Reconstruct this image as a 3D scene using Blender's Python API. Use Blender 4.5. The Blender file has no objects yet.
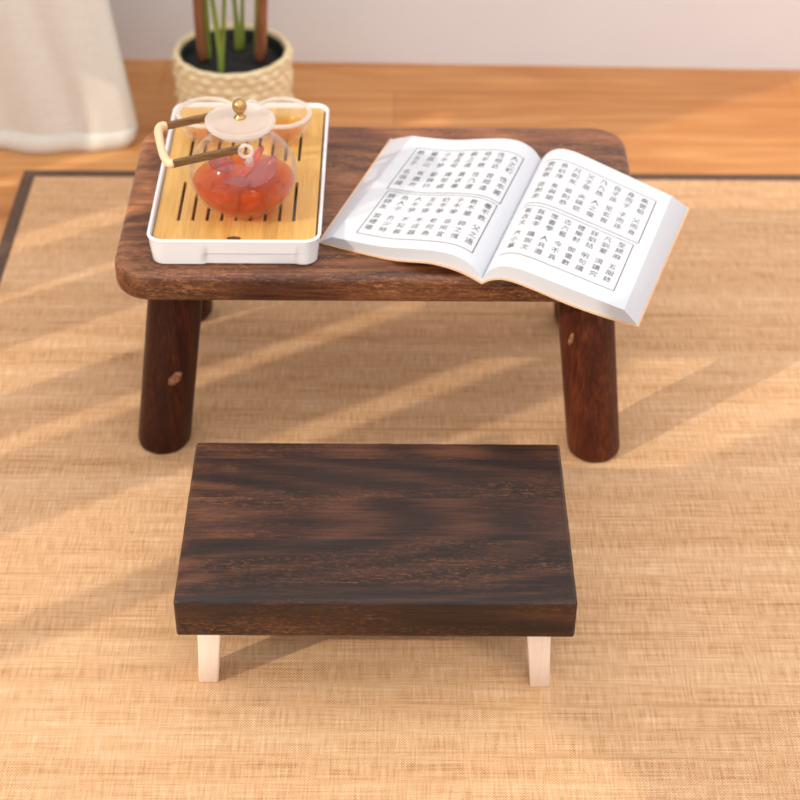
import bpy, bmesh, math, random
from mathutils import Vector, Matrix, noise

random.seed(7)
scene = bpy.context.scene
COL = scene.collection

# ------------------------------------------------------------------ camera
cam = bpy.data.cameras.new('camera')
cam.sensor_width = 36.0
cam.lens = 77.26
cam.clip_start = 0.02
cam.dof.use_dof = True
cam.dof.focus_distance = 1.60
cam.dof.aperture_fstop = 5.4
cam_ob = bpy.data.objects.new('camera', cam)
COL.objects.link(cam_ob)
_f = Vector((0.0042, 0.7848, -0.6198)).normalized()
_r = Vector((1.0, 0.0, 0.0068))
_r = (_r - _f * _r.dot(_f)).normalized()
_u = _r.cross(_f)
cam_ob.matrix_world = Matrix(((_r.x, _u.x, -_f.x, 0.0), (_r.y, _u.y, -_f.y, 0.0),
                              (_r.z, _u.z, -_f.z, 1.2272), (0, 0, 0, 1)))
scene.camera = cam_ob

# ------------------------------------------------------------------ world, sun, exposure
world = bpy.data.worlds.new('sky')
scene.world = world
world.use_nodes = True
bg = world.node_tree.nodes['Background']
_wt = world.node_tree
_tc = _wt.nodes.new('ShaderNodeTexCoord')
_sp = _wt.nodes.new('ShaderNodeSeparateXYZ')
_rp = _wt.nodes.new('ShaderNodeValToRGB')
_wt.links.new(_tc.outputs['Generated'], _sp.inputs[0])
_wt.links.new(_sp.outputs[2], _rp.inputs['Fac'])
_rp.color_ramp.elements[0].position = 0.0
_rp.color_ramp.elements[0].color = (0.41, 0.395, 0.38, 1)
_rp.color_ramp.elements[1].position = 0.75
_rp.color_ramp.elements[1].color = (1.0, 0.965, 0.935, 1)
_wt.links.new(_rp.outputs['Color'], bg.inputs['Color'])
bg.inputs['Strength'].default_value = 1.45

SUN_AZ = math.radians(31.5)
SUN_EL = math.radians(30.0)
sun = bpy.data.lights.new('sun', 'SUN')
sun.energy = 1.7
sun.angle = math.radians(0.6)
sun.color = (1.0, 0.89, 0.72)
sun_ob = bpy.data.objects.new('sun', sun)
COL.objects.link(sun_ob)
_d = Vector((math.cos(SUN_EL) * math.cos(SUN_AZ), math.cos(SUN_EL) * math.sin(SUN_AZ), -math.sin(SUN_EL)))
sun_ob.rotation_euler = _d.to_track_quat('-Z', 'Y').to_euler()
sun_ob.location = (-3, -2, 3)

vs = scene.view_settings
vs.view_transform = 'Standard'
vs.look = 'None'
vs.gamma = 1.0
vs.use_curve_mapping = False
vs.exposure = 0.30
scene.cycles.transparent_max_bounces = 32


# ------------------------------------------------------------------ materials
class NT:
    def __init__(self, name):
        self.m = bpy.data.materials.new(name)
        self.m.use_nodes = True
        self.t = self.m.node_tree
        self.b = self.t.nodes['Principled BSDF']
        self.out = self.t.nodes['Material Output']

    def n(self, kind, **kw):
        nd = self.t.nodes.new(kind)
        for k, v in kw.items():
            if k in nd.inputs:
                nd.inputs[k].default_value = v
            else:
                setattr(nd, k, v)
        return nd

    def l(self, a, b):
        self.t.links.new(a, b)

    def coords(self, scale=(1, 1, 1), loc=(0, 0, 0), rot=(0, 0, 0)):
        tc = self.n('ShaderNodeTexCoord')
        mp = self.n('ShaderNodeMapping')
        mp.inputs['Scale'].default_value = scale
        mp.inputs['Location'].default_value = loc
        mp.inputs['Rotation'].default_value = rot
        self.l(tc.outputs['Object'], mp.inputs['Vector'])
        return mp.outputs['Vector']

    def noise(self, vec, scale=1.0, detail=4.0, rough=0.55, dist=0.0):
        nd = self.n('ShaderNodeTexNoise')
        nd.inputs['Scale'].default_value = scale
        nd.inputs['Detail'].default_value = detail
        nd.inputs['Roughness'].default_value = rough
        nd.inputs['Distortion'].default_value = dist
        self.l(vec, nd.inputs['Vector'])
        return nd.outputs['Fac']

    def ramp(self, fac, stops, interp='LINEAR'):
        nd = self.n('ShaderNodeValToRGB')
        cr = nd.color_ramp
        cr.interpolation = interp
        while len(cr.elements) < len(stops):
            cr.elements.new(0.5)
        for e, (p, c) in zip(cr.elements, stops):
            e.position = p
            e.color = (c[0], c[1], c[2], 1) if not isinstance(c, (int, float)) else (c, c, c, 1)
        self.l(fac, nd.inputs['Fac'])
        return nd.outputs['Color']

    def mix(self, fac, a, b, mode='MIX'):
        nd = self.n('ShaderNodeMix', data_type='RGBA', blend_type=mode)
        for sock, val in ((nd.inputs[0], fac), (nd.inputs[6], a), (nd.inputs[7], b)):
            if hasattr(val, 'is_linked'):
                self.l(val, sock)
            elif isinstance(val, (int, float)):
                sock.default_value = val
            else:
                sock.default_value = (val[0], val[1], val[2], 1)
        return nd.outputs[2]

    def math(self, op, a, b=None):
        nd = self.n('ShaderNodeMath', operation=op)
        for sock, val in zip(nd.inputs, (a, b)):
            if val is None:
                continue
            if hasattr(val, 'is_linked'):
                self.l(val, sock)
            else:
                sock.default_value = val
        return nd.outputs[0]

    def color(self, sock):
        self.l(sock, self.b.inputs['Base Color'])

    def bump(self, height, strength=0.3, dist=0.001):
        nd = self.n('ShaderNodeBump')
        nd.inputs['Strength'].default_value = strength
        nd.inputs['Distance'].default_value = dist
        self.l(height, nd.inputs['Height'])
        self.l(nd.outputs['Normal'], self.b.inputs['Normal'])

    def set(self, **kw):
        for k, v in kw.items():
            self.b.inputs[k].default_value = v
        return self


def plain(name, color, rough=0.5, **kw):
    m = NT(name)
    m.b.inputs['Base Color'].default_value = (*color, 1)
    m.b.inputs['Roughness'].default_value = rough
    for k, v in kw.items():
        m.b.inputs[k].default_value = v
    return m.m


def wood(name, dark, mid, light, plank=0.06, offset=0.0, axis='X', rough=0.45, fleck=None, bump=0.25,
         fleck_where=0.6, band=0.5, cathedral=0.0, spec=0.5, tint=None, gw=0.14, pores=0.45, worn=None):
    """Long-grained timber glued up from planks running along `axis`."""
    m = NT(name)
    tc = m.n('ShaderNodeTexCoord')
    sep = m.n('ShaderNodeSeparateXYZ')
    m.l(tc.outputs['Object'], sep.inputs[0])
    along = {'X': 0, 'Y': 1, 'Z': 2}[axis]
    cross = {'X': 1, 'Y': 0, 'Z': 0}[axis]
    q = m.math('DIVIDE', m.math('ADD', sep.outputs[cross], offset), plank)
    idx = m.math('FLOOR', q)
    wn = m.n('ShaderNodeTexWhiteNoise', noise_dimensions='1D')
    m.l(idx, wn.inputs['W'])
    # a different stretch of log in every plank
    shift = m.n('ShaderNodeCombineXYZ')
    m.l(m.math('MULTIPLY', wn.outputs['Value'], 5.0), shift.inputs[along])
    m.l(m.math('MULTIPLY', wn.outputs['Value'], 3.0), shift.inputs[2 if along != 2 else 1])
    add = m.n('ShaderNodeVectorMath', operation='ADD')
    m.l(tc.outputs['Object'], add.inputs[0])
    m.l(shift.outputs[0], add.inputs[1])

    def scaled(a, c):
        mp = m.n('ShaderNodeMapping')
        s = [c, c, c]
        s[along] = a
        mp.inputs['Scale'].default_value = s
        m.l(add.outputs[0], mp.inputs['Vector'])
        return mp.outputs['Vector']
    g1 = m.noise(scaled(4, 55), 1.0, 5, 0.6, 0.6)
    g2 = m.noise(scaled(22, 420), 1.0, 3, 0.6, 0.2)
    g3 = m.noise(scaled(3, 14), 1.0, 3, 0.5, 0.8)
    wv = m.n('ShaderNodeTexWave', wave_type='RINGS', rings_direction='Z' if along != 2 else 'X')
    wv.inputs['Scale'].default_value = 1.0
    wv.inputs['Distortion'].default_value = 3.5
    wv.inputs['Detail'].default_value = 3
    wv.inputs['Detail Scale'].default_value = 1.2
    m.l(scaled(3.0, 22), wv.inputs['Vector'])
    g4 = m.noise(scaled(14, 850), 1.0, 2, 0.6)
    grain = m.math('ADD', m.math('MULTIPLY', g1, 0.40), m.math('ADD', m.math('MULTIPLY', g2, 0.38), m.math('MULTIPLY', g4, 0.22)))
    if cathedral:
        grain = m.math('ADD', m.math('MULTIPLY', grain, 1 - cathedral), m.math('MULTIPLY', wv.outputs['Fac'], cathedral))
    c = m.ramp(grain, [(0.50 - gw, dark), (0.50, mid), (0.50 + gw, light)])
    bandc = m.ramp(m.math('ADD', m.math('MULTIPLY', wn.outputs['Value'], 0.5), m.math('MULTIPLY', g3, 0.5)),
                   [(0.25, 1 - band), (0.75, 1 + band * 0.4)])
    c = m.mix(1.0, c, bandc, 'MULTIPLY')
    pore = m.ramp(m.noise(scaled(34, 600), 1.0, 2, 0.5), [(0.30, 1.0), (0.42, 0.0)])
    c = m.mix(m.math('MULTIPLY', pore, pores), c, m.mix(1.0, c, (0.35, 0.30, 0.28), 'MULTIPLY'))
    if tint:
        tm = m.ramp(m.noise(scaled(2.5, 9), 1.0, 2, 0.5), [(0.45, 0.0), (0.62, 1.0)])
        c = m.mix(m.math('MULTIPLY', tm, 0.45), c, tint)
    if worn:
        xe = m.math('MULTIPLY', m.math('ADD', sep.outputs[along], worn), -18.0)
        ne = m.noise(scaled(16, 40), 1.0, 4, 0.65, 0.8)
        we = m.ramp(m.math('ADD', xe, m.math('MULTIPLY', m.math('SUBTRACT', ne, 0.5), 3.2)), [(0.0, 0.0), (1.0, 1.0)])
        c = m.mix(m.math('MULTIPLY', we, 0.75), c, m.ramp(grain, [(0.40, mid), (0.50, light), (0.62, [v * 2.2 for v in light])]))
    if fleck:
        f1 = m.noise(scaled(130, 520), 1.0, 3, 0.65, 1.0)
        f2 = m.noise(scaled(3, 20), 1.0, 3, 0.6)
        fm = m.math('MULTIPLY', m.ramp(f1, [(0.50, 0.0), (0.72, 1.0)]), m.ramp(f2, [(fleck_where - 0.12, 0.0), (fleck_where + 0.06, 1.0)]))
        c = m.mix(fm, c, fleck)
    m.color(c)
    fr = m.math('FRACT', q)
    seam = m.ramp(m.math('ABSOLUTE', m.math('SUBTRACT', fr, 0.5)), [(0.485, 1.0), (0.5, 0.0)])
    m.bump(m.math('ADD', m.math('MULTIPLY', seam, 0.3), grain), bump, 0.0012)
    m.b.inputs['Roughness'].default_value = rough
    m.b.inputs['Specular IOR Level'].default_value = spec
    return m.m


def schlick(m, f0=0.03):
    lw = m.n('ShaderNodeLayerWeight')
    lw.inputs['Blend'].default_value = 0.5
    return m.math('ADD', m.math('MULTIPLY', m.math('POWER', lw.outputs['Facing'], 5.0), 0.7), f0)


def glass(name, tint, body=0.0, body_col=(0.95, 0.93, 0.92), rough=0.03, edge=0.55):
    """Thin clear or frosted glass wall."""
    m = NT(name)
    m.t.nodes.remove(m.b)
    tr = m.n('ShaderNodeBsdfTransparent')
    tr.inputs['Color'].default_value = (*tint, 1)
    gl = m.n('ShaderNodeBsdfGlossy')
    gl.inputs['Roughness'].default_value = rough
    df = m.n('ShaderNodeBsdfDiffuse')
    df.inputs['Color'].default_value = (*body_col, 1)
    tl = m.n('ShaderNodeBsdfTranslucent')
    tl.inputs['Color'].default_value = (*body_col, 1)
    mm = m.n('ShaderNodeMixShader')
    mm.inputs[0].default_value = 0.5
    m.l(df.outputs[0], mm.inputs[1])
    m.l(tl.outputs[0], mm.inputs[2])
    lw = m.n('ShaderNodeLayerWeight')
    lw.inputs['Blend'].default_value = 0.35
    rim = m.math('ADD', m.math('MULTIPLY', m.math('POWER', lw.outputs['Facing'], 4.0), edge), body)  # diffuse white painted in at grazing angles for the reflected surroundings
    cl = m.math('MINIMUM', rim, 1.0)
    m1 = m.n('ShaderNodeMixShader')
    m.l(cl, m1.inputs[0])
    m.l(tr.outputs[0], m1.inputs[1])
    m.l(mm.outputs[0], m1.inputs[2])
    m2 = m.n('ShaderNodeMixShader')
    m.l(schlick(m), m2.inputs[0])
    m.l(m1.outputs[0], m2.inputs[1])
    m.l(gl.outputs[0], m2.inputs[2])
    m.l(m2.outputs[0], m.out.inputs['Surface'])
    return m.m


def liquid(name, absorb, density, cloud, amount):
    m = NT(name)
    m.t.nodes.remove(m.b)
    tr = m.n('ShaderNodeBsdfTransparent')
    gl = m.n('ShaderNodeBsdfGlossy')
    gl.inputs['Roughness'].default_value = 0.02
    mx = m.n('ShaderNodeMixShader')
    m.l(schlick(m, 0.025), mx.inputs[0])
    df = m.n('ShaderNodeBsdfTranslucent')
    df.inputs['Color'].default_value = (*cloud, 1)
    d2 = m.n('ShaderNodeBsdfDiffuse')
    d2.inputs['Color'].default_value = (*cloud, 1)
    dd = m.n('ShaderNodeMixShader')
    m.l(df.outputs[0], dd.inputs[1])
    m.l(d2.outputs[0], dd.inputs[2])
    m0 = m.n('ShaderNodeMixShader')
    m0.inputs[0].default_value = amount
    m.l(tr.outputs[0], m0.inputs[1])
    m.l(dd.outputs[0], m0.inputs[2])
    m.l(m0.outputs[0], mx.inputs[1])
    m.l(gl.outputs[0], mx.inputs[2])
    m.l(mx.outputs[0], m.out.inputs['Surface'])
    va = m.n('ShaderNodeVolumeAbsorption')
    va.inputs['Color'].default_value = (*absorb, 1)
    va.inputs['Density'].default_value = density
    m.l(va.outputs[0], m.out.inputs['Volume'])
    return m.m


# ------------------------------------------------------------------ mesh helpers
def link(name, bm, mat, parent=None, smooth=False, loc=None):
    me = bpy.data.meshes.new(name)
    bmesh.ops.recalc_face_normals(bm, faces=bm.faces)
    bm.to_mesh(me)
    bm.free()
    if smooth:
        for p in me.polygons:
            p.use_smooth = True
    for mm in (mat if isinstance(mat, (list, tuple)) else [mat]):
        me.materials.append(mm)
    ob = bpy.data.objects.new(name, me)
    if loc:
        ob.location = loc
    COL.objects.link(ob)
    if parent:
        ob.parent = parent
    return ob


def thing(name, label, cat, loc=(0, 0, 0), group=None):
    e = bpy.data.objects.new(name, None)
    e.empty_display_size = 0.05
    e.location = loc
    COL.objects.link(e)
    return tag(e, label, cat, group)


def tag(o, label, cat, group=None):
    o['label'] = label
    o['category'] = cat
    if group:
        o['group'] = group
    return o


def structure(o):
    o['kind'] = 'structure'
    return o


def add_box(bm, x0, x1, y0, y1, z0, z1):
    v = [bm.verts.new(p) for p in ((x0, y0, z0), (x1, y0, z0), (x1, y1, z0), (x0, y1, z0),
                                   (x0, y0, z1), (x1, y0, z1), (x1, y1, z1), (x0, y1, z1))]
    for f in ((0, 3, 2, 1), (4, 5, 6, 7), (0, 1, 5, 4), (1, 2, 6, 5), (2, 3, 7, 6), (3, 0, 4, 7)):
        bm.faces.new([v[i] for i in f])
    return v


def rrect(x0, x1, y0, y1, r, seg=8, z=0.0):
    pts = []
    for cx, cy, a0 in ((x1 - r, y0 + r, -90), (x1 - r, y1 - r, 0), (x0 + r, y1 - r, 90), (x0 + r, y0 + r, 180)):
        for k in range(seg + 1):
            a = math.radians(a0 + 90 * k / seg)
            pts.append(Vector((cx + r * math.cos(a), cy + r * math.sin(a), z)))
    return pts


def loft(bm, loops, cap0=True, cap1=True, closed=False):
    rows = [[bm.verts.new(p) for p in lp] for lp in loops]
    n = len(rows[0])
    pairs = list(zip(rows, rows[1:]))
    if closed:
        pairs.append((rows[-1], rows[0]))
    for a, b in pairs:
        for i in range(n):
            j = (i + 1) % n
            bm.faces.new((a[i], a[j], b[j], b[i]))
    if not closed:
        if cap0:
            bm.faces.new(list(reversed(rows[0])))
        if cap1:
            bm.faces.new(rows[-1])
    return rows


def ring(cx, cy, r, z, n=48):
    return [Vector((cx + r * math.cos(2 * math.pi * i / n), cy + r * math.sin(2 * math.pi * i / n), z)) for i in range(n)]


def lathe(bm, prof, n=48, cx=0.0, cy=0.0, closed=False, cap0=True, cap1=True):
    return loft(bm, [ring(cx, cy, r, z, n) for r, z in prof], cap0, cap1, closed)


def tube(bm, pts, radii, n=12):
    pts = [Vector(p) for p in pts]
    if isinstance(radii, (int, float)):
        radii = [radii] * len(pts)
    loops = []
    ref = None
    for i, p in enumerate(pts):
        d = (pts[min(i + 1, len(pts) - 1)] - pts[max(i - 1, 0)]).normalized()
        if ref is None:
            ref = Vector((0, 0, 1)) if abs(d.z) < 0.9 else Vector((1, 0, 0))
        a = (ref - d * ref.dot(d)).normalized()
        ref = a
        b = d.cross(a)
        loops.append([p + (a * math.cos(2 * math.pi * k / n) + b * math.sin(2 * math.pi * k / n)) * radii[i] for k in range(n)])
    return loft(bm, loops)


def bevel_mod(o, w, seg=3, ang=35):
    md = o.modifiers.new('bevel', 'BEVEL')
    md.width = w
    md.segments = seg
    md.limit_method = 'ANGLE'
    md.angle_limit = math.radians(ang)
    return o


def smooth_shade(o, ang=40):
    for p in o.data.polygons:
        p.use_smooth = True
    o.data.set_sharp_from_angle(angle=math.radians(ang))
    return o


# ------------------------------------------------------------------ material library
M = {}
M['stool_wood'] = wood('stool_wood', (0.013, 0.0055, 0.004), (0.044, 0.0155, 0.0085), (0.105, 0.038, 0.018), plank=0.058,
                       offset=0.03, rough=0.42, fleck=(0.23, 0.085, 0.032), fleck_where=0.56, band=0.45, cathedral=0.12,
                       tint=(0.020, 0.0125, 0.0115), spec=0.4, gw=0.11, pores=0.6, worn=0.150)
M['table_wood'] = wood('table_wood', (0.060, 0.016, 0.007), (0.165, 0.051, 0.021), (0.34, 0.130, 0.054), plank=0.07,
                       offset=0.02, rough=0.38, fleck=(0.42, 0.19, 0.075), fleck_where=0.50, band=0.40, gw=0.12, worn=0.232, cathedral=0.10)
M['leg_wood'] = wood('leg_wood', (0.015, 0.0035, 0.002), (0.062, 0.012, 0.005), (0.145, 0.036, 0.013), plank=0.5,
                     offset=1.0, axis='Z', rough=0.42, band=0.4, bump=0.15, spec=0.25)
M['pale_leg'] = wood('pale_leg', (0.88, 0.74, 0.64), (0.92, 0.80, 0.71), (0.95, 0.85, 0.78), plank=0.5, offset=1.0, axis='Z',
                     rough=0.4, band=0.06, bump=0.05, pores=0.0)
M['bamboo'] = wood('bamboo', (0.58, 0.315, 0.085), (0.70, 0.41, 0.12), (0.78, 0.49, 0.165), plank=0.016, offset=0.5, axis='Y',
                   rough=0.4, band=0.22, bump=0.06, pores=0.15)
M['handle_wood'] = wood('handle_wood', (0.10, 0.045, 0.015), (0.17, 0.085, 0.03), (0.26, 0.14, 0.055), plank=0.5, offset=1.0,
                        rough=0.4, band=0.2, bump=0.05)
M['rattan'] = plain('rattan', (0.80, 0.58, 0.36), 0.5)
M['white_plastic'] = plain('white_plastic', (0.79, 0.80, 0.84), 0.25)
M['brass'] = plain('brass', (0.55, 0.36, 0.15), 0.3, Metallic=1.0)
M['clear_glass'] = glass('clear_glass', (0.99, 0.98, 0.965), 0.01, edge=0.35)
M['cup_glass'] = glass('cup_glass', (0.98, 0.965, 0.945), 0.05, edge=0.6)
M['frosted_glass'] = glass('frosted_glass', (0.95, 0.93, 0.92), 0.50, (0.97, 0.945, 0.91), 0.10, edge=0.5)
M['rim_glass'] = glass('rim_glass', (0.97, 0.96, 0.95), 0.55, (0.96, 0.94, 0.92), 0.08, edge=0.5)
M['tea'] = liquid('tea', (0.972, 0.58, 0.008), 120.0, (0.78, 0.19, 0.006), 0.42)
M['pale_tea'] = liquid('pale_tea', (0.985, 0.76, 0.12), 110.0, (0.90, 0.52, 0.10), 0.12)
M['paper_ink'] = plain('paper_ink', (0.13, 0.13, 0.145), 0.7)
M['cover'] = plain('cover', (0.74, 0.47, 0.29), 0.5)
M['dark_plastic'] = plain('dark_plastic', (0.010, 0.016, 0.016), 0.35)

# page paper: faint leaf lines on the cut edges
pm = NT('paper')
tcp = pm.n('ShaderNodeTexCoord')
sepo = pm.n('ShaderNodeSeparateXYZ')
pm.l(tcp.outputs['Object'], sepo.inputs[0])
wvp = pm.math('SINE', pm.math('MULTIPLY', sepo.outputs[2], 5500.0))
pm.color(pm.mix(pm.math('MULTIPLY', pm.math('ADD', wvp, 1.0), 0.5), (0.60, 0.60, 0.645), (0.50, 0.495, 0.53)))
pm.set(Roughness=0.6)
M['paper_edge'] = pm.m
M['paper'] = plain('paper', (0.65, 0.675, 0.725), 0.6)

# woven mat: two thread directions, slubs and long horizontal shade bands
wm = NT('woven_reed')
v1 = wm.noise(wm.coords((14, 560, 1)), 1.0, 3, 0.65, 0.1)
v2 = wm.noise(wm.coords((520, 34, 1)), 1.0, 3, 0.65, 0.1)
v3 = wm.noise(wm.coords((1.1, 30, 1)), 1.0, 4, 0.62, 0.2)
v4 = wm.noise(wm.coords((3.0, 3.2, 1)), 1.0, 3, 0.5)
v5 = wm.noise(wm.coords((330, 330, 1)), 1.0, 2, 0.5)
tcw = wm.n('ShaderNodeTexCoord')
sw = wm.n('ShaderNodeSeparateXYZ')
wm.l(tcw.outputs['Object'], sw.inputs[0])
sx = wm.math('SINE', wm.math('MULTIPLY', sw.outputs[0], 2 * math.pi / 0.0030))
sy = wm.math('SINE', wm.math('MULTIPLY', sw.outputs[1], 2 * math.pi / 0.0030))
weave = wm.math('MULTIPLY', sx, sy)
mixv = wm.math('ADD', wm.math('MULTIPLY', v1, 0.40), wm.math('ADD', wm.math('MULTIPLY', v2, 0.36), wm.math('MULTIPLY', v3, 0.24)))
mixv = wm.math('ADD', mixv, wm.math('MULTIPLY', weave, 0.050))
cw = wm.ramp(mixv, [(0.36, (0.40, 0.190, 0.078)), (0.455, (0.65, 0.370, 0.188)), (0.54, (0.75, 0.465, 0.258)), (0.65, (0.90, 0.67, 0.45))])
slub = wm.ramp(wm.noise(wm.coords((1.6, 95, 1), (3.3, 1.7, 0)), 1.0, 2, 0.5, 0.1), [(0.27, 1.0), (0.36, 0.0)])
cw = wm.mix(wm.math('MULTIPLY', slub, 0.42), cw, (0.40, 0.20, 0.075))
wm.color(cw)
wm.set(Roughness=0.75)
wm.b.inputs['Specular IOR Level'].default_value = 0.25
wm.bump(wm.math('ADD', weave, wm.math('ADD', v1, wm.math('ADD', v2, v5))), 0.55, 0.0009)
M['mat'] = wm.m

bm_ = NT('binding_cloth')
bm_.color(bm_.ramp(bm_.noise(bm_.coords((300, 300, 300)), 1.0, 2), [(0.3, (0.075, 0.040, 0.027)), (0.7, (0.14, 0.083, 0.057))]))
bm_.set(Roughness=0.85)
M['binding'] = bm_.m

# floor planks
fm = NT('floor_boards')
fv = fm.coords((1, 1, 1))
br = fm.n('ShaderNodeTexBrick')
br.offset = 0.37
br.inputs['Scale'].default_value = 1.0
br.inputs['Brick Width'].default_value = 0.95
br.inputs['Row Height'].default_value = 0.115
br.inputs['Mortar Size'].default_value = 0.0009
br.inputs['Mortar Smooth'].default_value = 0.3
br.inputs['Color1'].default_value = (0.0, 0.0, 0.0, 1)
br.inputs['Color2'].default_value = (1, 1, 1, 1)
br.inputs['Mortar'].default_value = (0.35, 0.35, 0.35, 1)
fm.l(fv, br.inputs['Vector'])
gr1 = fm.noise(fm.coords((3, 45, 1)), 1.0, 5, 0.6, 0.8)
gr2 = fm.noise(fm.coords((2.5, 9, 1)), 1.0, 3, 0.5, 1.5)
base = fm.ramp(fm.math('ADD', fm.math('MULTIPLY', gr1, 0.55), fm.math('MULTIPLY', gr2, 0.45)),
               [(0.33, (0.42, 0.140, 0.030)), (0.5, (0.57, 0.245, 0.072)), (0.66, (0.74, 0.40, 0.155))])
base = fm.mix(0.30, base, fm.mix(br.outputs['Color'], (0.48, 0.170, 0.042), (0.70, 0.35, 0.125)))
kn = fm.n('ShaderNodeTexVoronoi')
kn.inputs['Scale'].default_value = 1.0
fm.l(fm.coords((3.2, 7.5, 1), (0.35, 0.2, 0)), kn.inputs['Vector'])
knot = fm.ramp(fm.math('ADD', kn.outputs['Distance'], fm.math('MULTIPLY', gr1, 0.10)), [(0.07, 1.0), (0.20, 0.0)])
base = fm.mix(fm.math('MULTIPLY', knot, 0.55), base, (0.30, 0.085, 0.022))
base = fm.mix(fm.math('MULTIPLY', br.outputs['Fac'], 0.5), base, (0.20, 0.07, 0.02))
fm.color(base)
fm.set(Roughness=0.42)
M['floor'] = fm.m

wl = NT('wall_paint')
wl.color(wl.ramp(wl.noise(wl.coords((3, 3, 3)), 1.0, 2), [(0.3, (0.83, 0.835, 0.875)), (0.7, (0.87, 0.875, 0.92))]))
wl.set(Roughness=0.7)
M['wall'] = wl.m

cl = NT('linen')
c1 = cl.noise(cl.coords((700, 700, 30)), 1.0, 2, 0.5)
c2 = cl.noise(cl.coords((30, 30, 700)), 1.0, 2, 0.5)
ccol = cl.ramp(cl.math('ADD', cl.math('MULTIPLY', c1, 0.5), cl.math('MULTIPLY', c2, 0.5)),
               [(0.35, (0.86, 0.82, 0.74)), (0.65, (0.93, 0.90, 0.84))])
cl.color(ccol)
cl.set(Roughness=0.85)
tln = cl.n('ShaderNodeBsdfTranslucent')
cl.l(ccol, tln.inputs['Color'])
mxl = cl.n('ShaderNodeMixShader')
mxl.inputs[0].default_value = 0.12
cl.l(cl.b.outputs[0], mxl.inputs[1])
cl.l(tln.outputs[0], mxl.inputs[2])
cl.l(mxl.outputs[0], cl.out.inputs['Surface'])
M['linen'] = cl.m

pt = NT('cream_ceramic')
pt.color(pt.ramp(pt.noise(pt.coords((60, 60, 60)), 1.0, 3), [(0.3, (0.82, 0.64, 0.37)), (0.7, (0.90, 0.76, 0.50))]))
pt.set(Roughness=0.45)
M['ceramic'] = pt.m
so = NT('potting_soil')
so.color(so.ramp(so.noise(so.coords((160, 160, 160)), 1.0, 4), [(0.35, (0.006, 0.008, 0.008)), (0.7, (0.022, 0.022, 0.019))]))
so.set(Roughness=0.9)
M['soil'] = so.m
sb = NT('brown_stem')
sb.color(sb.ramp(sb.noise(sb.coords((120, 120, 18)), 1.0, 3), [(0.35, (0.20, 0.062, 0.026)), (0.7, (0.36, 0.135, 0.055))]))
sb.set(Roughness=0.5)
M['brown_stem'] = sb.m
sg = NT('green_stem')
sg.color(sg.ramp(sg.noise(sg.coords((90, 90, 12)), 1.0, 3), [(0.35, (0.15, 0.22, 0.025)), (0.7, (0.33, 0.40, 0.07))]))
sg.set(Roughness=0.4)
M['green_stem'] = sg.m
lf = NT('leaf')
lf.color(lf.ramp(lf.noise(lf.coords((40, 40, 40)), 1.0, 2), [(0.35, (0.03, 0.10, 0.015)), (0.7, (0.07, 0.19, 0.03))]))
lf.set(Roughness=0.4)
M['leaf'] = lf.m
fr_ = NT('red_fruit')
fr_.color(fr_.ramp(fr_.noise(fr_.coords((160, 160, 160)), 1.0, 3), [(0.35, (0.42, 0.018, 0.010)), (0.7, (0.62, 0.10, 0.05))]))
fr_.set(Roughness=0.35)
M['fruit'] = fr_.m
pk = NT('pink_petal')
pk.color(pk.ramp(pk.noise(pk.coords((140, 140, 140)), 1.0, 3), [(0.35, (0.48, 0.14, 0.13)), (0.7, (0.68, 0.34, 0.35))]))
pk.set(Roughness=0.4)
M['petal'] = glass('pink_petal', (0.88, 0.52, 0.50), 0.42, (0.62, 0.27, 0.28), 0.2, edge=0.3)
kt = NT('knot')
kt.color(kt.ramp(kt.noise(kt.coords((300, 300, 300)), 1.0, 3), [(0.35, (0.13, 0.042, 0.016)), (0.65, (0.34, 0.145, 0.062))]))
kt.set(Roughness=0.6)
M['knot'] = kt.m

# ------------------------------------------------------------------ the setting
FZ = -0.004
b = bmesh.new()
add_box(b, -1.5, 2.2, -0.6, 2.45, FZ - 0.05, FZ)
structure(link('floor', b, M['floor']))

b = bmesh.new()
add_box(b, -1.20, 2.2, 0.0, 0.10, FZ - 0.05, 2.3)
w = structure(link('wall_back', b, M['wall'], loc=(0, 2.395, 0)))
w.rotation_euler.z = math.radians(-1.2)

# side wall with the large window the sun comes through (out of frame, to the left)
WX = -1.10
b = bmesh.new()
add_box(b, WX - 0.10, WX, 2.0, 2.55, FZ - 0.05, 2.3)
add_box(b, WX - 0.10, WX, -0.55, 2.0, 1.95, 2.3)
add_box(b, WX - 0.10, WX, -0.6, -0.4, FZ - 0.05, 2.3)
add_box(b, WX - 0.10, WX, -0.4, 2.0, FZ - 0.05, 0.06)
structure(link('wall_left', b, M['wall']))
win = bpy.data.objects.new('window_1', None)
win.location = (WX - 0.05, 0.8, 0.06)
COL.objects.link(win)
structure(win)
b = bmesh.new()
for y in (-0.4, 1.965):
    add_box(b, -0.03, 0.03, y - 0.8, y - 0.765, 0, 1.89)
add_box(b, -0.03, 0.03, -1.2, 1.2, 1.86, 1.89)
add_box(b, -0.03, 0.03, -1.2, 1.2, 0, 0.03)
link('window_frame', b, M['white_plastic'], win)
# added unseen upright boards, spaced to cut the sunlight into streaks
cs, sn = math.cos(SUN_AZ), math.sin(SUN_AZ)


def blocker_y(c):
    return (c + sn * (WX - 0.05)) / cs


for c0, c1 in ((1.180, 1.212), (1.345, 1.458), (1.497, 1.560), (1.655, 1.735), (1.760, 1.832), (1.880, 1.945), (1.945, 2.0), (2.035, 2.20)):
    y0, y1 = blocker_y(c0), blocker_y(c1)
    b = bmesh.new()
    add_box(b, -0.012, 0.012, y0 - 0.8, y1 - 0.8, 0.03, 1.02 if c0 in (1.945, 2.035) else 0.80)  # taller blockers keep the stem shadows off the wall
    link('sun_blocker', b, M['white_plastic'], win)

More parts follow.
